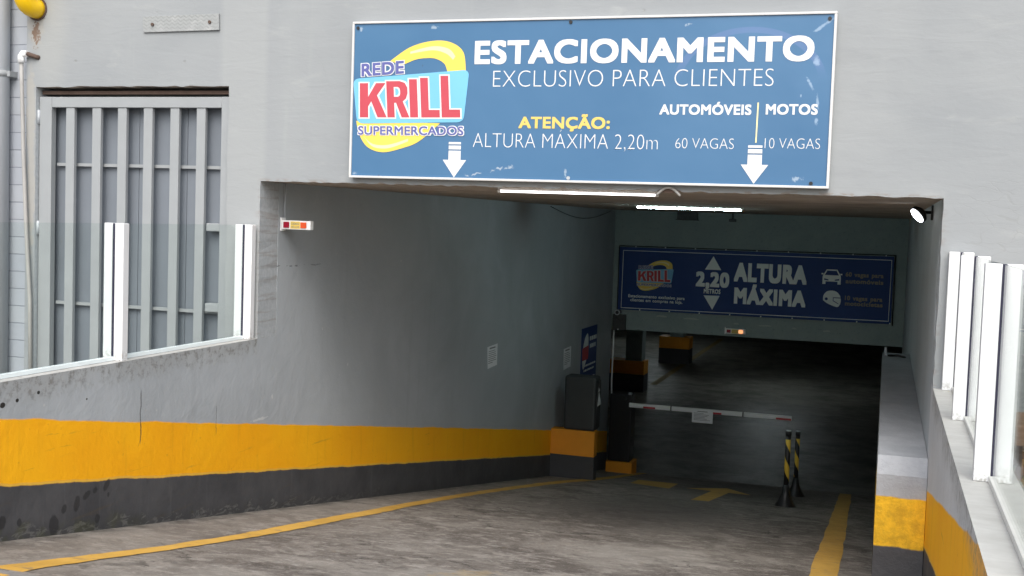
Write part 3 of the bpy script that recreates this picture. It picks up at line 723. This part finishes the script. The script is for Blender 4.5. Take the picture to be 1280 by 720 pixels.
BLOCK = {'I': [[(0, 0), (1, 0), (1, 1), (0, 1)]], 'L': [[(0, 0), (1, 0), (1, .19), (.42, .19), (.42, 1), (0, 1)]],
         'K': [[(0, 0), (.32, 0), (.32, 1), (0, 1)], [(.32, .32), (.44, .47), (.68, 0), (1.03, 0), (.66, .64), (.99, 1), (.62, 1), (.32, .60)]],
         'R': [[(0, 0), (.34, 0), (.34, 1), (0, 1)]] + [[a_, b_, d_, c_] for (a_, c_), (b_, d_) in zip(
              [((.34, 1), (.34, .84)), ((.62, 1), (.52, .84)), ((.86, .95), (.60, .81)), ((.97, .82), (.63, .75)), ((.97, .66), (.63, .66)), ((.89, .52), (.60, .60)), ((.74, .44), (.52, .57))],
              [((.62, 1), (.52, .84)), ((.86, .95), (.60, .81)), ((.97, .82), (.63, .75)), ((.97, .66), (.63, .66)), ((.89, .52), (.60, .60)), ((.74, .44), (.52, .57)), ((.34, .40), (.34, .57))])]
              + [[(.42, .408), (.74, .44), (1.02, 0), (.66, 0)]]}
def logo(parent, place, k0, step, red):
    """The supermarket logo, drawn in a 600 x 560 design grid (y down). place(gx, gy, layer)."""
    lg = lambda k: (lambda u, v: place(u, v, k0 + k*step))
    upo = bez([(210, 128), (300, 68), (400, 42), (480, 50), (535, 95), (546, 185)]); upi = bez([(466, 185), (452, 145), (415, 122), (370, 118), (320, 125), (262, 150)])
    lo_o = bez([(52, 400), (66, 462), (105, 520), (175, 542), (265, 522), (340, 490), (432, 410)])
    m = MB()
    a_ = [lg(0)(*q) for q in upo]; b_ = [lg(0)(*q) for q in upi[::-1]]
    m.strip(a_, b_); ring = m.build('logo_ring', 'print_yellow', parent)
    ring2 = MB().poly([lg(0)(*q) for q in lo_o]).build('logo_ring', 'print_yellow', parent)
    hi_o = bez([(300, 88), (400, 66), (470, 78), (500, 112)]); hi_i = bez([(300, 98), (400, 84), (460, 100), (490, 128)])
    m = MB(); m.strip([lg(1)(*q) for q in hi_o], [lg(1)(*q) for q in hi_i]); m.build('highlight', 'print_yellow_light', ring); m = MB()
    h2o = bez([(85, 470), (130, 505), (200, 508), (290, 480)]); h2i = bez([(92, 478), (130, 518), (200, 524), (290, 492)])
    m.strip([lg(1)(*q) for q in h2o], [lg(1)(*q) for q in h2i]); m.build('highlight', 'print_yellow_light', ring2)
    shape('logo_panel', [rounded([(38, 208), (562, 172), (536, 405), (56, 412)], 30)], lg(2), 'print_cyan', parent)
    for body, box, sk, bold, mat, sh, nm in (('REDE', (78, 272, 198, 140), -12, .03, 'print_violet', 0, 'logo_lettering'), ('SUPERMERCADOS', (62, 536, 463, 424), 0, .02, 'print_violet', 0, 'logo_lettering')):
        text('lettering_outline', body, box[0]-4, box[1]+4, box[2]+3, box[3]-3, lg(3), 'print_white', parent, bold+.055, sh, sk)
        text(nm, body, *box, lg(4), mat, parent, bold, sh, sk)
    for L_, x0, x1, top in (('K', 70, 190, 228), ('R', 194, 292, 220), ('I', 297, 333, 212), ('L', 347, 430, 206), ('L', 438, 520, 198)):
        ps_ = [[(x0 + q[0]*(x1-x0) + (6 if L_ != 'K' else 0)*(.5-q[1]), 384 - q[1]*(384-top)) for q in p] for p in BLOCK[L_]]
        m = MB(); k = 0
        for dx in (-6, 0, 6):
            for dy in (-6, 0, 6):
                k += 1
                for p in ps_: m.poly([place(u+dx, v+dy, k0 + 3*step + k*2e-5) for u, v in p])
        m.build('lettering_outline', 'print_white', parent)
        shape('logo_letter', ps_, lg(4), red, parent)
A0, A1, A2 = (.62628, 1.161962), (.001532, 6e-06), (4.4e-05, -.001405)
logo(sg, lambda u, v, d: (A0[0]+A1[0]*u+A2[0]*v, -.0528-d, A0[1]+A1[1]*u+A2[1]*v), .0008, .0008, 'print_red')

# torn cable loop and broken edge above the first tube
t = thing('cable_loop', 'pale cable loop hanging at the broken edge under sign', 'cable', (2.77, -.01, .2))
pts = [(2.70+.145*k/12, -.014, .172+.048*math.sin(math.pi*k/12)) for k in range(13)]
MB().tube(pts, .008, 8).build('loop', 'beige', t)
m = MB(); m.prism([(2.70, -.004, .199), (2.74, -.004, .214), (2.80, -.004, .212), (2.85, -.004, .199), (2.78, -.004, .186)], (0, .02, 0)); m.build('broken_concrete', 'rust', t)

# ================================================================== LAMPS
def tube_lamp(name_label, x0, x1, y, z, mat):
    r = thing('tube_light', name_label, 'light', ((x0+x1)/2, y, z))
    MB().tube([(x0+.02, y, z), (x1-.02, y, z)], (.007 if mat == 'led' else .008), 12).build('tube', mat, r)
    for a_, b_ in ((x0, x0+.02), (x1-.02, x1)): MB().tube([(a_, y, z), (b_, y, z)], .011, 12).build('end_cap', 'white', r)
    MB().box(x0, x1, y-.008, y+.008, z+.0115, ZS-.0005).build('batten', 'white', r)
tube_lamp('lit tube light at the front edge of the ceiling below sign', 1.647, 2.688, .13, .176, 'led')
tube_lamp('lit tube light on the ceiling further inside the entrance', 1.325, 2.516, 5.9, .181, 'led_far')
def unseen_garage_tube(label, x, y):  # tubes out of view, added to light the garage floor and columns
    r = thing('tube_light', label, 'light', (x, y, -1.72))
    MB().tube([(x-.6, y, -1.72), (x+.6, y, -1.72)], .013, 12).build('tube', 'led_unseen', r)
    MB().box(x-.62, x+.62, y-.03, y+.03, -1.70, -1.661).build('batten', 'white', r)
unseen_garage_tube('unseen tube light on the garage ceiling behind the lintel wall', 1.6, 21)
unseen_garage_tube('unseen tube light on the garage ceiling between the columns and back', -3.0, 29)
fl = thing('floodlight', 'small round lit floodlight on the right wall under ceiling', 'light', (W, 1.5, .13))
c0 = Vector((4.222, 1.46, .122)); ax = Vector((-.70, -.33, -.62)).normalized()
MB().tube([c0-ax*.045, c0-ax*.02, c0+ax*.006],   .07, 24, True, [.03, .062, .064]).build('housing', 'dark', fl)
MB().tube([c0+ax*.0065, c0+ax*.010], .055, 24).build('lens', 'flood', fl)
MB().tube([c0-ax*.04, (4.27, 1.5, .142), (4.319, 1.5, .142)], .011, 8).build('arm', 'dark', fl)
MB().box(4.306, 4.3195, 1.44, 1.56, .09, .19).build('wall_plate', 'dark', fl)

# ================================================================== WARNING SIGNALS
def signal(label, x0, y, z0, w_, h_, lit, cat_group):
    r = thing('warning_signal', label, 'warning light', (x0, y, z0), cat_group)
    d = .045
    MB().box(x0, x0+w_, y-d, y, z0, z0+h_, .003).build('case', 'white', r)
    MB().box(x0-.010, x0-.0005, y-d-.004, y+.01, z0-.012, z0+h_+.018).build('end_plate', 'white', r)
    yf = y-d-.0015
    MB().box(x0+w_*.07, x0+w_*.27, yf-.008, yf, z0+h_*.17, z0+h_*.83, .003).build('lens', 'redlens' , r)
    MB().box(x0+w_*.67, x0+w_*.87, yf-.008, yf, z0+h_*.17, z0+h_*.83, .003).build('lens', 'lamp_on' if lit else 'orangelens', r)
    yp = MB().box(x0+w_*.31, x0+w_*.645, yf-.002, yf, z0+h_*.10, z0+h_*.90).build('label_panel', 'print_yellow', r)
    pf = facing_front(yf-.0028)
    text('lettering', 'CUIDADO', x0+w_*.335, x0+w_*.62, z0+h_*.52, z0+h_*.78, pf, 'ink', yp, .02)
    text('lettering', 'VEÍCULOS', x0+w_*.335, x0+w_*.62, z0+h_*.18, z0+h_*.40, pf, 'ink', yp, .02)
signal('unlit warning signal box beside the entrance edge', .014, .32, -.124, .222, .062, False, None)
signal('warning signal with one glowing lamp below the dark blue banner', 1.775, L-.002, -1.615, .30, .075, True, None)
MB_ = MB().tube([(.004, .335, -.06), (.004, .33, .04), (.004, .34, .12), (.004, .335, ZS-.002)], .004, 6)
tag(MB_.build('signal_cable', 'pipe', None, (.004, .335, -.06)), 'thin pale cable running up from the unlit warning signal', 'cable')

# ================================================================== PAPERS AND POSTER
wallp = lambda k: (lambda u, v: (.003+.0009*k, u, v))
def notice(label, y0, y1, z0, z1, tilt, grp):
    r = thing('paper_notice', label, 'notice', (.002, (y0+y1)/2, z0), grp)
    m = MB(); m.prism([(.002, y0+tilt, z0), (.002, y1, z0+.012), (.002, y1, z1), (.002, y0, z1-.01)], (.0012, 0, 0)); p = m.build('sheet', 'paper', r)
    rr = random.Random(5); L_ = []
    h_ = z1-z0
    L_.append([(y0+.12*(y1-y0)*1.8, z1-.16*h_), (y1-.12*(y1-y0)*1.8, z1-.16*h_), (y1-.12*(y1-y0)*1.8, z1-.10*h_), (y0+.12*(y1-y0)*1.8, z1-.10*h_)])
    for k in range(7):
        zz = z1-(.27+.085*k)*h_; e_ = rr.uniform(.55, .92)
        L_.append([(y0+.12*(y1-y0), zz), (y0+e_*(y1-y0), zz), (y0+e_*(y1-y0), zz+.025*h_), (y0+.12*(y1-y0), zz+.025*h_)])
    shape('print_lines', L_, wallp(.6), 'ink', p)
notice('nearer white paper notice taped to the left inner wall', 4.78, 5.12, -1.625, -1.375, .03, 'paper notices on the inner wall')
notice('white paper notice beside the dark blue poster on inner wall', 7.90, 8.28, -1.995, -1.70, .02, 'paper notices on the inner wall')
ps = thing('blue_poster', 'tall dark blue poster on left wall above the cabinet', 'poster', (.002, 9.28, -2.5))
MB().box(.001, .006, 8.83, 9.74, -2.42, -1.515).build('sheet', 'banner', ps)
pp = lambda u, v, k=0: (.0068+k, u, v)
shape('logo_ring', [bez([(8.92, -1.80), (9.02, -1.66), (9.16, -1.60), (9.22, -1.68), (9.22, -1.82)]), bez([(8.90, -1.98), (8.93, -2.08), (9.0, -2.10), (9.14, -1.98)])], pp, 'print_pale', ps)
shape('logo_panel', [rounded([(8.88, -1.80), (9.25, -1.78), (9.23, -1.98), (8.89, -1.98)], .03)], lambda u, v: pp(u, v, .0009), 'print_darkred', ps)
L_ = []
for (y0, y1, z, h_) in ((9.30, 9.70, -1.72, .06), (9.32, 9.66, -1.83, .06), (8.95, 9.68, -2.08, .028), (9.0, 9.6, -2.15, .028), (8.9, 9.2, -2.27, .022), (9.22, 9.66, -2.27, .022), (8.9, 9.66, -2.37, .02)):
    y = y0
    while y < y1-.03:
        q = min(y1, y+random.uniform(.05, .11)); L_.append([(y, z), (q, z), (q, z+h_), (y, z+h_)]); y = q+.018
shape('print_lines', L_, pp, 'print_pale', ps)

# ================================================================== BANNER
bn = thing('height_banner', 'wide dark blue height limit banner on the lintel wall inside', 'banner', (2.12, L-.02, -1.35))
yb = L-.022
m = MB(); nxb, nzb = 60, 14
Vb = [[m.bm.verts.new((.098+(4.142-.098)*i/nxb, yb-.012+.006*math.sin(i*.55+j*.3)+.004*math.sin(i*.21-j*.7), -1.345+.01*(i/nxb)+( -.372+.018*(i/nxb)+1.345-.01*(i/nxb))*j/nzb)) for i in range(nxb+1)] for j in range(nzb+1)]
for j in range(nzb):
    for i in range(nxb): m.bm.faces.new((Vb[j][i], Vb[j][i+1], Vb[j+1][i+1], Vb[j+1][i])).smooth = True
m.build('sheet', 'banner', bn)
BY = yb-.026
B = lambda k: facing_front(BY-.0015*k)
fr = [((.156, -.425), (4.113, -.408)), ((.151, -1.315), (4.108, -1.292))]
shape('border_line', [[(.154, -.420), (4.113, -.403), (4.113, -.411), (.154, -.428)], [(.151, -1.310), (4.108, -1.287), (4.108, -1.296), (.151, -1.319)],
                      [(.150, -1.319), (.158, -1.319), (.162, -.420), (.154, -.420)], [(4.104, -1.296), (4.111, -1.296), (4.115, -.403), (4.108, -.403)]], B(0), 'print_pale', bn)
lx, ly = .324, -.528; 
logo(bn, lambda u, v, d: (lx + u*.00112, BY-d*1.4, -.552 - (v-40)*.00096), .0, .0012, 'print_darkred')
text('lettering', 'Estacionamento exclusivo para', .262, 1.138, -1.145, -1.098, B(0), 'print_pale', bn, .02)
text('lettering', 'clientes em compras na loja.', .295, 1.108, -1.206, -1.159, B(0), 'print_pale', bn, .02)
shape('up_arrow', [[(1.427, -.665), (1.673, -.662), (1.549, -.457)]], B(0), 'print_pale', bn)
shape('down_arrow', [[(1.425, -1.056), (1.667, -1.052), (1.563, -1.268)]], B(0), 'print_pale', bn)
text('height_lettering', '2,20', 1.296, 1.80, -.925, -.698, B(0), 'print_pale', bn, .05)
text('lettering', 'METROS', 1.424, 1.676, -1.025, -.955, B(0), 'print_pale', bn, .04)
text('height_lettering', 'ALTURA', 1.868, 2.932, -.822, -.538, B(0), 'print_pale', bn, .055)
text('height_lettering', 'MÁXIMA', 1.882, 2.930, -1.157, -.912, B(0), 'print_pale', bn, .055)
text('small_lettering', '60 vagas para', 3.480, 4.010, -.672, -.606, B(0), 'print_tan', bn, .04)
text('small_lettering', 'automóveis', 3.485, 4.012, -.770, -.704, B(0), 'print_tan', bn, .04)
text('small_lettering', '10 vagas para', 3.486, 4.011, -1.017, -.951, B(0), 'print_tan', bn, .04)
text('small_lettering', 'motocicletas', 3.490, 4.018, -1.096, -1.032, B(0), 'print_tan', bn, .04)
# car and helmet pictograms
cx = 3.287
car = [[(cx-.13, -.70), (cx+.13, -.70), (cx+.13, -.755), (cx-.13, -.755)], [(cx-.13, -.755), (cx-.085, -.755), (cx-.085, -.795), (cx-.13, -.795)], [(cx+.085, -.755), (cx+.13, -.755), (cx+.13, -.795), (cx+.085, -.795)],
       [(cx-.13, -.70), (cx-.125, -.665), (cx-.075, -.578), (cx-.055, -.578), (cx-.1, -.66), (cx-.1, -.70)], [(cx+.13, -.70), (cx+.1, -.70), (cx+.1, -.66), (cx+.055, -.578), (cx+.075, -.578), (cx+.125, -.665)],
       [(cx-.055, -.578), (cx+.055, -.578), (cx+.062, -.596), (cx-.062, -.596)], [(cx-.1, -.662), (cx+.1, -.662), (cx+.1, -.70), (cx-.1, -.70)], [(cx-.148, -.655), (cx-.12, -.655), (cx-.12, -.635), (cx-.148, -.635)], [(cx+.12, -.655), (cx+.148, -.655), (cx+.148, -.635), (cx+.12, -.635)]]
shape('car_symbol', car, B(0), 'print_pale', bn)
shape('car_light', [[(cx-.105, -.712), (cx-.045, -.725), (cx-.045, -.742), (cx-.105, -.735)], [(cx+.105, -.712), (cx+.045, -.725), (cx+.045, -.742), (cx+.105, -.735)]], B(1), 'banner', bn)
hel = bez([(3.178, -1.035), (3.182, -.965), (3.225, -.905), (3.295, -.887), (3.365, -.903), (3.415, -.955), (3.43, -1.02), (3.425, -1.075), (3.395, -1.122), (3.345, -1.118), (3.25, -1.082), (3.178, -1.035)])
shape('helmet_symbol', [hel], B(0), 'print_pale', bn)
shape('helmet_line', [[(3.325, -.985), (3.435, -.985), (3.435, -.996), (3.325, -.996)], [(3.325, -1.03), (3.40, -1.075), (3.40, -1.085), (3.32, -1.04)], [(3.318, -.985), (3.327, -.985), (3.327, -1.04), (3.318, -1.04)],
                      [(3.225+.022*math.cos(k*.5236), -1.012+.022*math.sin(k*.5236)) for k in range(12)]], B(1), 'banner', bn)
for i in range(9):
    x = .35+i*.46
    MB().tube([(x, yb-.03, -.362+.0043*x), (x, yb-.02, -.362+.0043*x)], .011, 8).build('eyelet', 'print_pale', bn)
    MB().tube([(x+.1, yb-.03, -1.335+.0025*x), (x+.1, yb-.02, -1.335+.0025*x)], .010, 8).build('eyelet', 'print_pale', bn)
m = MB().tube([(.09, yb-.012, -1.36), (.088, yb-.012, -.358)], .007, 6).tube([(.088, yb-.012, -.354), (4.16, yb-.012, -.335)], .007, 6).tube([(4.162, yb-.012, -.335), (4.165, yb-.012, -1.355)], .007, 6)
m.build('hanging_cord', 'dark', bn)

# flaking paint and glints under the banner, both put in as pale colour
n = NT('flake_glint_plaster', .8); n.col((.42, .47, .44)); n.bump(n.noise((n.pos(), n.g.outputs['Position'])[1], 30, 4), .4, .01)
rr = random.Random(11); m = MB()
for x, z, w_ in ((.78, -1.415, .20), (1.25, -1.425, .28), (1.93, -1.46, .10), (2.36, -1.465, .22), (2.78, -1.48, .08), (3.25, -1.49, .12)):
    q = [(x+w_*.5*math.cos(k*math.pi/5)*rr.uniform(.7, 1.1), L-.0035, z+.013*math.sin(k*math.pi/5)*rr.uniform(.5, 1.3)-.01*math.cos(k*math.pi/5)**2) for k in range(10)]
    m.prism(q, (0, .0032, 0))
o = m.build('flakes_and_glints', n.m, bld)

# ================================================================== FITTINGS AT THE LINTEL
t = thing('junction_box', 'dark grey junction box at the left end of lintel wall', 'electrical box', (.13, L, -1.66))
MB().box(.035, .235, L-.10, L-.001, -1.665, -1.42, .008).build('box_body', 'cab', t)
MB().tube([(.13, L-.103, -1.652), (.13, L-.100, -1.652)], .012, 8).build('white_screw', 'white', t)
MB().tube([(.05, L-.104, -1.5), (.10, L-.108, -1.46), (.16, L-.106, -1.53), (.21, L-.106, -1.48)], .007, 6).build('loose_wire', 'dark', t)
t = thing('security_camera', 'small security camera above the junction box at lintel corner', 'camera', (.118, L-.05, -1.385))
MB().tube([(.118, L-.001, -1.385), (.118, L-.14, -1.385)], .040, 16).build('body', 'cab', t)
MB().tube([(.118, L-.1405, -1.385), (.118, L-.150, -1.385)], .043, 18).build('rim', 'pipe', t)
MB().tube([(.118, L-.1505, -1.385), (.118, L-.156, -1.385)], .026, 16).build('lens', 'dark', t)
m = MB().tube([(.055, L-.04, -1.668), (.052, L-.04, -2.1), (.048, L-.04, -2.45), (.06, L-.04, -2.75), (.06, L-.04, -3.2)], .012, 8)
tag(m.build('white_conduit', 'white', None, (.055, L-.04, -3.2)), 'thin white conduit running down from the junction box', 'pipe')
t = thing('wall_box', 'dark box fixed high on lintel wall behind the inner tube', 'electrical box', (1.13, L-.05, .08))
MB().box(.975, 1.285, L-.09, L-.001, .085, .195, .006).build('box_body', 'cab', t); MB().box(.96, 1.30, L-.10, L-.001, .072, .084).build('lower_flange', 'dark', t)
t = thing('sensor_fitting', 'small dark sensor fitting hanging high on the lintel wall', 'sensor', (1.8, L-.05, .1))
MB().tube([(1.81, L-.05, .197), (1.81, L-.05, .10)], .012, 8).build('stem', 'cab', t); MB().box(1.76, 1.86, L-.10, L-.01, .07, .115, .006).build('head', 'cab', t)
pts = [(.012, 7.0+3.3*k/14, .175-.13*math.sin(math.pi*k/14)) for k in range(15)]
tag(MB().tube(pts, .005, 6).build('hanging_cable', 'dark', None, (.012, 7, .175)), 'dark cable sagging along the left wall under the ceiling', 'cable')

# ================================================================== PLINTH, CABINET, BARRIER
t = thing('plinth', 'concrete plinth with yellow band at the left wall below cabinet', 'plinth', (.3, 7.7, rz(7.7)))
MB().box(.002, .585, 7.42, 7.58, -3.6, -3.028).build('black_base', 'blackpaint', t)
MB().box(.002, .585, 7.42, 7.58, -3.027, -2.695, .006).build('yellow_top', 'orange', t)
t = thing('ticket_cabinet', 'charcoal ticket cabinet standing on the yellow plinth', 'cabinet', (.38, 7.7, -2.694))
MB().box(.16, .575, 7.43, 7.70, -2.694, -1.995, .03).build('body', 'cab', t)
MB().box(.576, .584, 7.46, 7.68, -2.67, -2.05, .003).build('side_panel', 'dark', t)
m = MB(); m.prism([(.588, 7.56, -2.19), (.588, 7.70, -2.36), (.588, 7.50, -2.38)], (.002, 0, 0)); m.prism([(.588, 7.56, -2.14), (.588, 7.60, -2.187), (.588, 7.53, -2.187)], (.002, 0, 0)); m.build('paper_tag', 'white', t)
t = thing('barrier_gate', 'black parking barrier with lowered white boom across the ramp', 'barrier', (.36, 10.15, rz(10.15)))
MB().box(.155, .555, 9.99, 10.36, -3.85, -3.60, .006).build('base', 'orange', t)
bd = MB().box(.175, .512, 10.02, 10.32, -3.599, -2.578, .018).build('cabinet', 'dark', t)
MB().tube([(.42, 10.0195, -2.64), (.42, 10.0, -2.64)], .02, 10).build('pivot', 'cab', t)
MB().box(.45, .50, 10.05, 10.1, -2.577, -2.545, .005).build('indicator', 'pipe', t)
bm_ = MB()
for x0, x1 in ((.483, 1.105), (1.122, 2.160), (2.177, 2.862)): bm_.box(x0, x1, 9.965, 10.005, -2.752, -2.687, .006)
bo = bm_.build('boom', 'white', t)
MB().box(1.1055, 1.1215, 9.968, 10.002, -2.749, -2.690).box(2.1605, 2.1765, 9.968, 10.002, -2.749, -2.690).build('joint', 'dark', bo)
for x0, x1 in ((.70, .88), (1.70, 1.86), (2.64, 2.855)): MB().box(x0, x1, 9.960, 9.9645, -2.749, -2.722).build('reflector', 'red_tape', bo)
t = thing('paper_notice', 'white paper notice hanging on the barrier boom', 'notice', (1.585, 9.955, -2.89))
MB().box(1.434, 1.738, 9.952, 9.955, -2.892, -2.700).build('sheet', 'paper', t)
L_ = [[(1.51, -2.73), (1.66, -2.73), (1.66, -2.72), (1.51, -2.72)]]
for k in range(6):
    z = -2.755-.02*k; e_ = random.uniform(1.60, 1.71); L_.append([(1.46, z), (e_, z), (e_, z+.006), (1.46, z+.006)])
shape('print_lines', L_, facing_front(9.9512), 'ink', t)

# ================================================================== BOLLARDS
def bollard(label, x, y):
    r = thing('striped_bollard', label, 'bollard', (x, y, rz(y)))
    b = MB()
    prof = [(.125, 0), (.12, .03), (.085, .08), (.05, .17), (.033, .27)]
    b.tube([(0, 0, z-.02) for _, z in prof], .1, 8, True, [q for q, _ in prof]); ob = b.build('base', 'dark'); ob.parent = r
    op = MB().tube([(0, 0, .22), (0, 0, .82)], .029, 16).build('pole', 'stripe'); op.parent = r
    oc = MB().tube([(0, 0, .81), (0, 0, .862)], .033, 16).build('cap', 'dark'); oc.parent = r
    ow = MB().tube([(0, 0, .8625), (0, 0, .872)], .03, 16).build('reflective_top', 'print_pale'); ow.parent = r
    return r
b1 = bollard('nearer black and yellow striped bollard on the ramp', 3.085, 6.37)
b2 = copy_tree(b1); b2.location = (3.045, 8.62, rz(8.62)); b2.rotation_euler = (0, 0, .9); b2['label'] = 'further black and yellow striped bollard behind the other'
for b in (b1, b2): b['group'] = 'striped bollards on the ramp'

# ================================================================== GARAGE COLUMNS
def column(label, x0, x1, y0, y1, zt, cx0, cx1):
    r = thing('garage_column', label, 'column', ((x0+x1)/2, (y0+y1)/2, ZGF), 'columns in the dark garage')
    zm = ZGF + (zt-ZGF)*.56
    MB().box(x0, x1, y0, y1, ZGF, zm).build('black_base', 'blackpaint', r)
    MB().box(x0, x1, y0, y1, zm+.001, zt, .01).build('yellow_collar', 'orange', r)
    MB().box(cx0, cx1, y0+.05, y1-.05, zt+.001, -1.665).build('shaft', 'lintel', r)
column('nearer garage column with pale shaft above black and orange base', -1.95, -1.13, 19.1, 19.6, -3.165, -1.58, -1.20)
column('further garage column with pale shaft partly below the lintel', -1.90, -1.05, 25, 25.6, -3.13, -1.61, -1.24)

# ================================================================== BEHIND THE RIGHT RAILING
t = thing('wooden_planter', 'brown wooden planter box behind the right glass railing', 'planter', (5.2, -.5, ZST))
m = MB(); m.box(4.72, 5.7, -.72, -.3, ZST+.02, -1.031).box(4.68, 5.74, -.76, -.26, -1.03, -.93, .006); m.build('box_body', 'wood', t)
m = MB(); rr = random.Random(2)
for k in range(260):
    c = Vector((rr.uniform(4.6, 5.6), rr.uniform(-1.25, -.8), ZST+.02+rr.random()**1.5*.38)); d = Vector((rr.uniform(-1, 1), rr.uniform(-1, 1), rr.uniform(.1, 1))).normalized()*rr.uniform(.07, .13); s_ = d.orthogonal().normalized()*.022
    m.poly([c, c+d*.5+s_, c+d, c+d*.5-s_])
tag(m.build('green_plant', 'leaf', None, (5.1, -1, ZST)), 'low dark green plant behind the right glass railing', 'plant')
